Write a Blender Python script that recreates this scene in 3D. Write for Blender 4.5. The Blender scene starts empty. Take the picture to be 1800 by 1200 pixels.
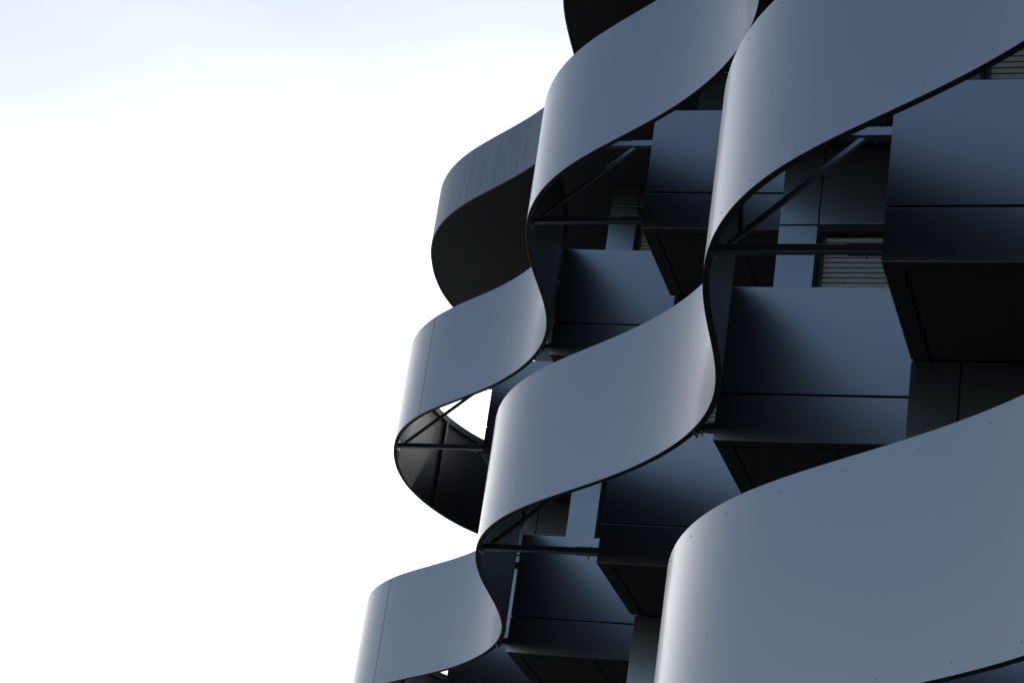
import bpy, bmesh, math
from mathutils import Vector, Matrix

sc = bpy.context.scene
COL = sc.collection
GZ = 1.6                       # eye height of the camera above the ground

# ------------------------------------------------------------------ camera
FPX, PITCH, ROLL, YAW = 3996.4, 0.4030, 0.1533, 0.3449
cam_d = bpy.data.cameras.new("camera")
cam = bpy.data.objects.new("camera", cam_d); COL.objects.link(cam); sc.camera = cam
cam_d.sensor_width = 36.0
cam_d.lens = FPX / 1800.0 * 36.0
cam_d.clip_start = 0.1; cam_d.clip_end = 6000
h = Vector((-math.sin(YAW), math.cos(YAW), 0)); r0 = Vector((math.cos(YAW), math.sin(YAW), 0)); z0 = Vector((0, 0, 1))
fw = math.cos(PITCH) * h + math.sin(PITCH) * z0
up = -math.sin(PITCH) * h + math.cos(PITCH) * z0
r2 = math.cos(ROLL) * r0 + math.sin(ROLL) * up
u2 = -math.sin(ROLL) * r0 + math.cos(ROLL) * up
R = Matrix((r2, u2, -fw)).transposed().to_4x4()
cam.matrix_world = Matrix.Translation((0, 0, GZ)) @ R

# ------------------------------------------------------------------ sky and sun
SUN_AZ, SUN_EL = math.radians(-14), math.radians(38)     # azimuth from +Y towards -X (behind the building)
S = Vector((-math.sin(SUN_AZ) * math.cos(SUN_EL), math.cos(SUN_AZ) * math.cos(SUN_EL), math.sin(SUN_EL)))
world = bpy.data.worlds.new("World"); sc.world = world; world.use_nodes = True
nt = world.node_tree; nt.nodes.clear()
def N(tree, t, **kw):
    n = tree.nodes.new(t)
    for k, v in kw.items(): setattr(n, k, v)
    return n
out = N(nt, 'ShaderNodeOutputWorld'); bg = N(nt, 'ShaderNodeBackground')
sky = N(nt, 'ShaderNodeTexSky', sky_type='NISHITA', sun_disc=False)
sky.sun_elevation = SUN_EL; sky.sun_rotation = -SUN_AZ
sky.air_density = 1.0; sky.dust_density = 0.9; sky.ozone_density = 1.0
tc = N(nt, 'ShaderNodeTexCoord')
# veil of thin cloud: bright where it lies towards the sun, thin and blue away from it
dot = N(nt, 'ShaderNodeVectorMath', operation='DOT_PRODUCT'); dot.inputs[1].default_value = S
nt.links.new(tc.outputs['Generated'], dot.inputs[0])
ph = N(nt, 'ShaderNodeMapRange', interpolation_type='SMOOTHSTEP')
ph.inputs['From Min'].default_value = -0.03; ph.inputs['From Max'].default_value = 0.95
ph.inputs['To Min'].default_value = 0.0; ph.inputs['To Max'].default_value = 1.0
nt.links.new(dot.outputs['Value'], ph.inputs['Value'])
mp = N(nt, 'ShaderNodeMapping'); mp.inputs['Scale'].default_value = (1.0, 1.0, 2.6)
nt.links.new(tc.outputs['Generated'], mp.inputs['Vector'])
nz = N(nt, 'ShaderNodeTexNoise'); nz.inputs['Scale'].default_value = 2.3; nz.inputs['Detail'].default_value = 7; nz.inputs['Roughness'].default_value = 0.5
nt.links.new(mp.outputs[0], nz.inputs['Vector'])
nr = N(nt, 'ShaderNodeMapRange'); nr.inputs['From Min'].default_value = 0.30; nr.inputs['From Max'].default_value = 0.70
nr.inputs['To Min'].default_value = 0.75; nr.inputs['To Max'].default_value = 1.0
nt.links.new(nz.outputs['Fac'], nr.inputs['Value'])
sep = N(nt, 'ShaderNodeSeparateXYZ'); nt.links.new(tc.outputs['Generated'], sep.inputs[0])
wob = N(nt, 'ShaderNodeMath', operation='MULTIPLY_ADD'); wob.inputs[1].default_value = 0.22
nt.links.new(nz.outputs['Fac'], wob.inputs[0]); nt.links.new(sep.outputs['Z'], wob.inputs[2])
thin = N(nt, 'ShaderNodeMapRange', interpolation_type='SMOOTHSTEP')      # the veil thins out higher up
thin.inputs['From Min'].default_value = 0.41; thin.inputs['From Max'].default_value = 0.665
thin.inputs['To Min'].default_value = 1.0; thin.inputs['To Max'].default_value = 0.21
nt.links.new(wob.outputs[0], thin.inputs['Value'])
f1 = N(nt, 'ShaderNodeMath', operation='MULTIPLY'); nt.links.new(nr.outputs[0], f1.inputs[0]); nt.links.new(thin.outputs[0], f1.inputs[1])
fac = N(nt, 'ShaderNodeMath', operation='MULTIPLY', use_clamp=True)
nt.links.new(ph.outputs[0], fac.inputs[0]); nt.links.new(f1.outputs[0], fac.inputs[1])
# cloud brightness
pw = N(nt, 'ShaderNodeMath', operation='POWER'); pw.inputs[1].default_value = 2.0
nt.links.new(ph.outputs[0], pw.inputs[0])
cb = N(nt, 'ShaderNodeMath', operation='MULTIPLY_ADD'); cb.inputs[1].default_value = 26.0; cb.inputs[2].default_value = 1.5
nt.links.new(pw.outputs[0], cb.inputs[0])
cc = N(nt, 'ShaderNodeVectorMath', operation='SCALE'); cc.inputs[0].default_value = (0.985, 0.985, 0.975)
nt.links.new(cb.outputs[0], cc.inputs['Scale'])
mx = N(nt, 'ShaderNodeMix', data_type='RGBA')
nt.links.new(fac.outputs[0], mx.inputs[0]); nt.links.new(sky.outputs[0], mx.inputs[6]); nt.links.new(cc.outputs[0], mx.inputs[7])
nt.links.new(mx.outputs[2], bg.inputs[0]); bg.inputs[1].default_value = 0.10
nt.links.new(bg.outputs[0], out.inputs[0])

sun_d = bpy.data.lights.new("sun", 'SUN'); sun_d.energy = 2.0; sun_d.angle = math.radians(1.5); sun_d.color = (1.0, 0.95, 0.88)
sun = bpy.data.objects.new("sun", sun_d); COL.objects.link(sun)
sun.rotation_euler = S.to_track_quat('Z', 'Y').to_euler()
sc.view_settings.view_transform = 'Standard'; sc.view_settings.look = 'None'
sc.view_settings.exposure = 0.0; sc.view_settings.gamma = 1.0; sc.view_settings.use_curve_mapping = False

# ------------------------------------------------------------------ materials
def metal(name, col, rough, metallic=0.9, coat=0.0, streak=0.0, var=0.06, spec=0.5, dent=0.0):
    m = bpy.data.materials.new(name); m.use_nodes = True; t = m.node_tree
    b = t.nodes['Principled BSDF']
    b.inputs['Metallic'].default_value = metallic
    b.inputs['Coat Weight'].default_value = coat; b.inputs['Coat Roughness'].default_value = 0.12
    b.inputs['Specular IOR Level'].default_value = spec
    c = N(t, 'ShaderNodeTexCoord')
    n1 = N(t, 'ShaderNodeTexNoise'); n1.inputs['Scale'].default_value = 0.5; n1.inputs['Detail'].default_value = 1.5
    t.links.new(c.outputs['Object'], n1.inputs['Vector'])
    mp = N(t, 'ShaderNodeMapping'); mp.inputs['Scale'].default_value = (9, 9, 0.35)
    t.links.new(c.outputs['Object'], mp.inputs['Vector'])
    n2 = N(t, 'ShaderNodeTexNoise'); n2.inputs['Scale'].default_value = 2.0; n2.inputs['Detail'].default_value = 5
    t.links.new(mp.outputs[0], n2.inputs['Vector'])
    mr = N(t, 'ShaderNodeMapRange'); mr.inputs['From Min'].default_value = .3; mr.inputs['From Max'].default_value = .7
    mr.inputs['To Min'].default_value = 1 - var; mr.inputs['To Max'].default_value = 1 + var
    t.links.new(n1.outputs['Fac'], mr.inputs['Value'])
    ms = N(t, 'ShaderNodeMapRange'); ms.inputs['From Min'].default_value = .35; ms.inputs['From Max'].default_value = .65
    ms.inputs['To Min'].default_value = 1 - streak; ms.inputs['To Max'].default_value = 1.0
    t.links.new(n2.outputs['Fac'], ms.inputs['Value'])
    mu = N(t, 'ShaderNodeMath', operation='MULTIPLY'); t.links.new(mr.outputs[0], mu.inputs[0]); t.links.new(ms.outputs[0], mu.inputs[1])
    sc_ = N(t, 'ShaderNodeVectorMath', operation='SCALE'); sc_.inputs[0].default_value = col
    t.links.new(mu.outputs[0], sc_.inputs['Scale']); t.links.new(sc_.outputs[0], b.inputs['Base Color'])
    if dent:
        nb = N(t, 'ShaderNodeTexNoise'); nb.inputs['Scale'].default_value = 0.8; nb.inputs['Detail'].default_value = 1.0
        t.links.new(c.outputs['Object'], nb.inputs['Vector'])
        bu = N(t, 'ShaderNodeBump'); bu.inputs['Strength'].default_value = dent; bu.inputs['Distance'].default_value = 0.02
        t.links.new(nb.outputs['Fac'], bu.inputs['Height']); t.links.new(bu.outputs[0], b.inputs['Normal'])
    rr = N(t, 'ShaderNodeMapRange'); rr.inputs['To Min'].default_value = rough - .01; rr.inputs['To Max'].default_value = rough + .01
    t.links.new(n1.outputs['Fac'], rr.inputs['Value']); t.links.new(rr.outputs[0], b.inputs['Roughness'])
    return m

M_SKIN = metal('fascia_paint', (0.59, 0.556, 0.548), 0.30, metallic=0.95, streak=0.0, var=0.012, coat=0.35, dent=0.35)
M_OLD = metal('weathered_fascia_paint', (0.47, 0.46, 0.46), 0.45, metallic=0.8, streak=0.12, var=0.05)
M_PANEL = metal('balcony_panel_paint', (0.42, 0.41, 0.41), 0.28, metallic=0.97, dent=0.15, streak=0.0, var=0.02)
M_WALL = metal('wall_panel_paint', (0.36, 0.375, 0.385), 0.24, metallic=0.95, streak=0.03, var=0.03)
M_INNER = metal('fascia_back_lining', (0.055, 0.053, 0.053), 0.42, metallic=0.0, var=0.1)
M_EDGE = metal('dark_edge_trim', (0.085, 0.077, 0.074), 0.5, metallic=0.0, var=0.1)
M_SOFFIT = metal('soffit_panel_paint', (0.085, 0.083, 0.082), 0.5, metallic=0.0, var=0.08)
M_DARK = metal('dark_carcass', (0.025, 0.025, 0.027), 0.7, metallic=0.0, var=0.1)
M_STRUT = metal('strut_paint', (0.50, 0.51, 0.53), 0.28, metallic=0.95, var=0.05)
M_SLAT = metal('shutter_slat_paint', (0.62, 0.61, 0.57), 0.5, metallic=0.0, var=0.04, streak=0.05)
M_CONC = metal('rendered_wall', (0.25, 0.25, 0.24), 0.85, metallic=0.0, var=0.08, streak=0.1)
M_GROUND = metal('asphalt', (0.05, 0.05, 0.05), 0.9, metallic=0.0, var=0.15)

# ------------------------------------------------------------------ helpers
def mesh(name, verts, faces, mat, smooth=False):
    me = bpy.data.meshes.new(name); me.from_pydata([tuple(v) for v in verts], [], faces)
    me.materials.append(mat)
    if smooth:
        for p in me.polygons: p.use_smooth = True
    me.update(); return me
def obj(name, me, parent=None, loc=(0, 0, 0), rz=0.0, **props):
    o = bpy.data.objects.new(name, me); COL.objects.link(o)
    if parent: o.parent = parent
    o.location = loc; o.rotation_euler = (0, 0, rz)
    for k, v in props.items(): o[k] = v
    return o
def bmmesh(name, bm, mat):
    me = bpy.data.meshes.new(name); bmesh.ops.recalc_face_normals(bm, faces=bm.faces[:]); bm.to_mesh(me); bm.free(); me.materials.append(mat); return me
def addbox(bm, x0, x1, y0, y1, zz0, zz1, bev=0.0):
    vs = [bm.verts.new(p) for p in ((x0, y0, zz0), (x1, y0, zz0), (x1, y1, zz0), (x0, y1, zz0), (x0, y0, zz1), (x1, y0, zz1), (x1, y1, zz1), (x0, y1, zz1))]
    fs = [bm.faces.new([vs[i] for i in f]) for f in ((0, 3, 2, 1), (4, 5, 6, 7), (0, 1, 5, 4), (1, 2, 6, 5), (2, 3, 7, 6), (3, 0, 4, 7))]
    if bev:
        es = list({e for f in fs for e in f.edges})
        bmesh.ops.bevel(bm, geom=es, offset=bev, segments=2, affect='EDGES', profile=0.6)
def boxmesh(name, mat, *boxes, bev=0.0):
    bm = bmesh.new()
    for b in boxes: addbox(bm, *b, bev=bev)
    return bmmesh(name, bm, mat)
def tube(bm, a, b, r, n=14, cap=True):
    a = Vector(a); b = Vector(b); d = (b - a).normalized()
    x = d.orthogonal().normalized(); y = d.cross(x)
    A = [bm.verts.new(a + r * (math.cos(t) * x + math.sin(t) * y)) for t in [2 * math.pi * i / n for i in range(n)]]
    B = [bm.verts.new(b + r * (math.cos(t) * x + math.sin(t) * y)) for t in [2 * math.pi * i / n for i in range(n)]]
    for i in range(n):
        f = bm.faces.new((A[i], A[(i + 1) % n], B[(i + 1) % n], B[i])); f.smooth = True
    if cap: bm.faces.new(A[::-1]); bm.faces.new(B)

def sqtube(bm, a, b, w, ov=0.004):
    """square hollow section from a to b (both in one plane of constant y)"""
    a = Vector(a); b = Vector(b); d = (b - a).normalized(); yv = Vector((0, 1, 0)); zv = d.cross(yv); hw = w / 2
    t = bmesh.new(); L = (b - a).length
    addbox(t, 0, L, -hw, hw, -hw, hw, bev=ov)
    M = Matrix((d, yv, zv)).transposed().to_4x4(); M.translation = a
    bmesh.ops.transform(t, matrix=M, verts=t.verts[:]); me = bpy.data.meshes.new('tmp'); t.to_mesh(me); t.free()
    bm.from_mesh(me); bpy.data.meshes.remove(me)

# ------------------------------------------------------------------ the plan of the building
O = Vector((-2.236, 12.741)); sd = Vector((-1.725, 3.056)).normalized(); wd = Vector((-sd.y, sd.x))
CO = [0.56071295, 0.45068428, 0.02177039, 0.00700589, 0.00510063, -0.00416932, -0.0059087]; PER = 7.09
def wave(s, far=.045):
    t = 2 * math.pi * s / PER
    w = CO[0] + sum(CO[1 + 2 * k] * math.cos((k + 1) * t) + CO[2 + 2 * k] * math.sin((k + 1) * t) for k in range(3))
    q = min(1, max(0, (s - 11.8) / 1.6)); w += far * q * q * (3 - 2 * q)
    return O + sd * s + wd * w
SMIN = -8.2
def catmull(P, n=10):
    o = []
    for i in range(1, len(P) - 2):
        p0, p1, p2, p3 = P[i - 1:i + 3]
        for j in range(n):
            t = j / n
            o.append(0.5 * ((2 * p1) + (p2 - p0) * t + (2 * p0 - 5 * p1 + 4 * p2 - p3) * t * t + (3 * p1 - p0 - 3 * p2 + p3) * t ** 3))
    o.append(P[-2]); return o
front = []; s = SMIN
SV = []
while s < 14.7: front.append(wave(s)); SV.append(s); s += 0.06
sw2 = lambda s_, w_: O + sd * s_ + wd * w_
tail_ctrl = [wave(14.25), wave(14.7), sw2(15.15, .93), sw2(15.61, .785), sw2(16.12, .55), sw2(16.63, .205), sw2(17.07, -.21), sw2(17.37, -.63), Vector((-9.84, 28.72)), Vector((-9.3, 29.2)), Vector((-8.5, 29.55)), Vector((-7.4, 29.8)), Vector((-6.2, 29.9)), Vector((-5.0, 30.0))]
tail = catmull(tail_ctrl, 8)
PATH = front + tail                               # outer face of every wavy fascia, seen in plan
rf = []; s = SMIN
while s < 14.7: rf.append(wave(s, .01)); s += 0.06
ROOFP = rf + catmull([wave(14.25, .01), wave(14.7, .01), sw2(15.15, .885), sw2(15.61, .74), sw2(16.12, .51), sw2(16.63, .176), sw2(17.07, -.223), sw2(17.37, -.64), Vector((-9.84, 28.72)), Vector((-9.3, 29.2)), Vector((-8.5, 29.55)), Vector((-7.4, 29.8)), Vector((-6.2, 29.9)), Vector((-5.0, 30.0))], 8)
def normals(P):
    o = []
    for i in range(len(P)):
        d = (P[min(i + 1, len(P) - 1)] - P[max(i - 1, 0)]).normalized()
        o.append(Vector((-d.y, d.x)))             # outward
    return o
NRM = normals(PATH)
def offset(d, P=None):
    P = P or PATH
    return [p + n * d for p, n in zip(P, NRM if P is PATH else normals(P))]
def inner_x(y, d=-0.05):                         # where a line of constant y meets the fascia's inner face
    Q = offset(d)
    for a, b in zip(Q, Q[1:]):
        if (a.y - y) * (b.y - y) <= 0 and a.y != b.y and a.y < 27.2:
            t = (y - a.y) / (b.y - a.y); return a.x + (b.x - a.x) * t
def strip(P, za, zb, close=None):
    """sheet standing on the plan line P; with close = second line, a closed solid between both"""
    n = len(P); V = []; F = []
    if close is None:
        for p in P: V += [(p.x, p.y, za), (p.x, p.y, zb)]
        for i in range(n - 1): F.append((2 * i, 2 * i + 2, 2 * i + 3, 2 * i + 1))
    else:
        for p, q in zip(P, close): V += [(p.x, p.y, za), (p.x, p.y, zb), (q.x, q.y, zb), (q.x, q.y, za)]
        for i in range(n - 1):
            a = 4 * i; b = a + 4
            for j in range(4): F.append((a + j, b + j, b + (j + 1) % 4, a + (j + 1) % 4))
        F.append((0, 1, 2, 3)); a = 4 * (n - 1); F.append((a + 3, a + 2, a + 1, a))
    return V, F
def solid(name, P, Q, za, zb, mat):
    V, F = strip(P, za, zb, Q)
    me = mesh(name, V, F, mat)
    bm = bmesh.new(); bm.from_mesh(me); bmesh.ops.recalc_face_normals(bm, faces=bm.faces[:])
    for f in bm.faces: f.smooth = abs(f.normal.z) < .5
    for e in bm.edges:
        if len(e.link_faces) == 2 and e.calc_face_angle(0) > 0.6: e.smooth = False
    bm.to_mesh(me); bm.free(); return me

# ------------------------------------------------------------------ building
building = bpy.data.objects.new('building', None); COL.objects.link(building); building.location = (-6, 22, 0)
building['label'] = 'dark blue-grey metal-clad building with wavy fascia bands wrapping its stepped balconies'
building['category'] = 'building'
BINV = Vector((6, -22, 0))
def part(name, me, loc=(0, 0, 0), rz=0.0, **p): return obj(name, me, building, Vector(loc) + BINV, rz, **p)

BAYS = {-2: (1.19, 6.62, 0), -1: (-0.523, 9.68, 0), 0: (-2.236, 12.741, 0), 1: (-3.943, 15.798, 0.0), 2: (-5.646, 18.846, .029), 3: (-7.403, 21.866, .040), 4: (-9.138, 24.966, .042)}
LV = [2.954 + GZ, 6.354 + GZ, 9.754 + GZ]
TOP = 12.685 + GZ
W, DEP, H, JZ = 1.745, 1.51, 1.302, 0.387

# core of the building behind the bays
def core_poly(inset):
    P = []
    for k in range(4, -3, -1):
        x, y, a = BAYS[k]
        P.append((x + inset, y + DEP + inset)); nx = BAYS[k - 1][0] if k - 1 in BAYS else x + 1.71
        P.append((nx + inset, y + DEP + inset))
    P += [(P[-1][0] + 4, P[-1][1]), (P[-1][0] + 4, 29.3), (-9.138 + inset, 29.3)]
    return P
cp = core_poly(0.22)
n = len(cp)
V = [(x, y, 0.0) for x, y in cp] + [(x, y, TOP + .02) for x, y in cp]
F = [(i, (i + 1) % n, n + (i + 1) % n, n + i) for i in range(n)] + [tuple(range(n, 2 * n))]
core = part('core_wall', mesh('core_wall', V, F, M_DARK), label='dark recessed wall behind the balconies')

# shared meshes of a bay
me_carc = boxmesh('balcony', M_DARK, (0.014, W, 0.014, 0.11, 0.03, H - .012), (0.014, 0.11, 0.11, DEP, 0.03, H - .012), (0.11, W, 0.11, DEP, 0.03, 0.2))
me_up = boxmesh('front_panel', M_PANEL, (0, W, 0, 0.0135, JZ + .008, H), bev=.004)
me_lo = boxmesh('front_panel', M_PANEL, (0, W, 0, 0.0135, 0.0, JZ - .008), bev=.004)
me_sideu = boxmesh('side_panel', M_PANEL, (0, .0135, 0.0145, DEP - .01, JZ + .008, H), bev=.004)
me_sidel = boxmesh('side_panel', M_PANEL, (0, .0135, 0.0145, DEP - .01, 0.0, JZ - .008), bev=.004)
me_cap = boxmesh('coping', M_PANEL, (0.016, W, .016, .122, H - .0115, H - .002), (.016, .122, .122, DEP, H - .0115, H - .002))
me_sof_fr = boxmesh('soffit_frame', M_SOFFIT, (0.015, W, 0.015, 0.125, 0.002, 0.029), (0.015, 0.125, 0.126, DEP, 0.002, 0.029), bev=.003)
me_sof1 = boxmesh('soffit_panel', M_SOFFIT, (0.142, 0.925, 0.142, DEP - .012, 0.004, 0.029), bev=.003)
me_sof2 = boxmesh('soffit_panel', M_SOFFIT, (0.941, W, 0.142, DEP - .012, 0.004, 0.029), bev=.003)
FH = 3.4
PW = 0.335
me_bay = boxmesh('wall_bay', M_DARK, (0.016, PW + .02, 0.016, 0.21, 0.03, FH - .02), (PW + .02, W, 0.016, 0.21, 2.57, FH - .02))
me_pil_lo = boxmesh('wall_panel', M_WALL, (0, PW, 0, 0.015, 0.03, 2.622), bev=.003)
me_pil_up = boxmesh('wall_panel', M_WALL, (0, PW, 0, 0.015, 2.636, FH - .004), bev=.003)
me_lin = boxmesh('wall_panel', M_WALL, (PW + .012, W, 0, 0.015, 2.636, FH - .004), bev=.003)
me_pil_side = boxmesh('wall_panel', M_WALL, (0, .015, 0.0165, 1.42, 0.03, FH - .004), bev=.003)
me_pil_side2 = boxmesh('wall_panel', M_WALL, (0, .015, 1.434, 2.83, 0.03, FH - .004), bev=.003)
me_sh = boxmesh('roller_shutter', M_EDGE, (PW + .03, W, 0.12, 0.135, 0.2, 1.68), (PW + .02, PW + .055, 0.095, 0.125, 0.2, 2.57), (PW + .055, W, .135, .15, 1.68, 2.57))
SLP = 0.0485
me_slat = boxmesh('slat', M_SLAT, (PW + .056, W, 0.0, 0.012, 0.0, SLP - .010), bev=.0025)

def bay(k, lv):
    x, y, a = BAYS[k]; z = LV[lv]
    b = part('balcony', me_carc, (x, y, z), a)
    for nm, me in (('front_panel', me_up), ('front_panel', me_lo), ('side_panel', me_sideu), ('side_panel', me_sidel), ('coping', me_cap), ('soffit_frame', me_sof_fr), ('soffit_panel', me_sof1), ('soffit_panel', me_sof2)):
        obj(nm, me, b)
    ca, sa = math.cos(a), math.sin(a)
    wx, wy = x, y + DEP
    wl = part('wall_bay', me_bay, (wx, wy, z), a)
    for nm, me in (('wall_panel', me_pil_lo), ('wall_panel', me_pil_up), ('wall_panel', me_lin), ('wall_panel', me_pil_side), ('wall_panel', me_pil_side2)):
        obj(nm, me, wl)
    sh = part('roller_shutter', me_sh, (wx, wy, z), a)
    if lv > 0 and k >= -1:
        i = 0; zz = 2.57 - SLP
        while zz > 1.68 and i < 18:
            obj('slat', me_slat, sh, (0, 0.114, zz)); zz -= SLP; i += 1
    else:
        pass
for lv in range(3):
    for k in BAYS: bay(k, lv)
# base storey under the lowest balconies
for k, (x, y, a) in BAYS.items():
    part('base_wall', boxmesh('base_wall', M_CONC, (0, W, 0, .2, 0, LV[0])), (x, y + DEP, 0), a)

# ------------------------------------------------------------------ wavy fascias
T = 0.044
SEAMS = [-7.7, 13.4]
def rivet_pos(step, off, zz):
    P = []
    nn = math.ceil((SMIN - off) / step)
    while nn * step + off < 14.6:
        s = nn * step + off; a = wave(s); b = wave(s + .01); d = (b - a).normalized(); P.append((a, Vector((-d.y, d.x)), zz)); nn += 1
    return P
def fascia(zb, zt, lab):
    inner = offset(-T); skin_in = offset(-.006)
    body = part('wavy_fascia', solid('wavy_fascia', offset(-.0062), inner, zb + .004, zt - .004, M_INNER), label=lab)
    # outer skin in sheets, a hairline joint between two
    idx = [0] + [min(range(len(SV)), key=lambda i: abs(SV[i] - q)) for q in SEAMS] + [len(PATH) - 1]
    for a, b in zip(idx, idx[1:]):
        P = PATH[a:b + 1]; Q = skin_in[a:b + 1]
        if a: P = [P[0] + (P[1] - P[0]) * .2] + P[1:]; Q = [Q[0] + (Q[1] - Q[0]) * .2] + Q[1:]
        obj('skin_sheet', solid('skin_sheet', P, Q, zb, zt, M_SKIN), body)
    obj('edge_trim', solid('edge_trim', offset(-.007), offset(-T - .004), zb - .001, zb + .0035, M_EDGE), body)
    obj('top_rail', solid('top_rail', offset(-T - .001), offset(-T - .03), zt - .085, zt - .002, M_EDGE), body)
    bm = bmesh.new()
    for P, nn, zz in rivet_pos(.505, 0.0, zt - .075) + rivet_pos(.505, .17, zb + .07):
        a = Vector((P.x, P.y, zz)); nv = Vector((nn.x, nn.y, 0))
        tube(bm, a - nv * .002, a + nv * .003, .0042, 8)
    for zz in [zb + .12 + q * (zt - zb - .24) / 2 for q in range(3)]:
        a = wave(13.37); b = wave(13.4); d = (b - a).normalized(); nv = Vector((-d.y, d.x, 0)); a = Vector((a.x, a.y, zz))
        tube(bm, a - nv * .002, a + nv * .003, .0042, 8)
    obj('rivets', bmmesh('rivets', bm, M_STRUT), body, kind='stuff')
    return body
ZB = 6.45
for lv, lab in ((0, 'lowest wavy blue-grey fascia band'), (1, 'middle wavy blue-grey fascia band'), (2, 'upper wavy blue-grey fascia band')):
    zb = ZB - 3.4 + 3.4 * lv + GZ
    if lv == 0: zb += .02
    fb = fascia(zb, zb + 1.32, lab)
    # struts from each balcony's left side to the fascia, posts at their ends
    for k in BAYS:
        x, y, a = BAYS[k]; yy = y + .12; z = LV[lv]
        xi = inner_x(yy)
        if xi is None: continue
        L = x - xi
        bm = bmesh.new(); sqtube(bm, (-.001, 0, 0), (-L - .002, 0, 0), .056); sqtube(bm, (0, 0, 0), (-min(.24, L * .5), 0, 0), .066); addbox(bm, -.012, 0, -.05, .05, -.05, .05)
        tube(bm, (-.115, 0, -.07), (-.115, 0, -.0), .007, 8); tube(bm, (-.115, 0, .0), (-.115, 0, .052), .009, 8)
        addbox(bm, -L - .004, -L + .012, -.06, .06, -.06, .06)
        ms = bmmesh('support_strut', bm, M_STRUT)
        lo = part('support_strut', ms, (x, yy, z + .145)); upr = part('support_strut', ms, (x, yy, z + .985))
        if L > .6:
            bm = bmesh.new(); sqtube(bm, (-.2, 0, .84 - .036), (-L + .09, 0, .036), .034)
            obj('diagonal_brace', bmmesh('diagonal_brace', bm, M_STRUT), lo)
        # upright on the inner face of the fascia
        bm = bmesh.new(); addbox(bm, -.03, .03, -.028, .028, zb + .02, zb + 1.24)
        if L <= .6:
            part('upright', bmmesh('upright', bm, M_STRUT), (xi + .004, yy + .03, 0), 0)
        else: bm.free()
    q = min(range(len(PATH)), key=lambda i: (PATH[i] - Vector((-10.56, 27.2))).length)
    p = offset(-T)[q]; bm = bmesh.new(); addbox(bm, 0, .03, -.02, .02, zb + .02, zb + 1.24)
    part('upright', bmmesh('upright', bm, M_INNER), (p.x, p.y, 0), math.radians(-8))

# ------------------------------------------------------------------ roof with a closed wavy soffit
RB, RT = 12.685 + GZ, 13.457 + GZ
poly = offset(-.02, ROOFP) + [Vector((9.2, 29.3)), Vector((9.2, PATH[0].y))]
n = len(poly)
V = [(p.x, p.y, RB) for p in poly] + [(p.x, p.y, RT - .02) for p in poly]
F = [(i, (i + 1) % n, n + (i + 1) % n, n + i) for i in range(n)] + [tuple(range(n, 2 * n)), tuple(range(n))[::-1]]
me = mesh('roof', V, F, M_SOFFIT)
bm = bmesh.new(); bm.from_mesh(me); bmesh.ops.triangulate(bm, faces=[f for f in bm.faces if len(f.verts) > 4]); bm.to_mesh(me); bm.free()
roof = part('roof', me, label='flat roof slab with a dark wavy soffit')
obj('roof_fascia', solid('roof_fascia', ROOFP, offset(-.018, ROOFP), RB - .006, RT, M_OLD), roof, label='streaked grey roof edge')

# ------------------------------------------------------------------ ground
gs = 3000
obj('ground', mesh('ground', [(-gs, -gs, 0), (gs, -gs, 0), (gs, gs, 0), (-gs, gs, 0)], [(0, 1, 2, 3)], M_GROUND), None, kind='structure')
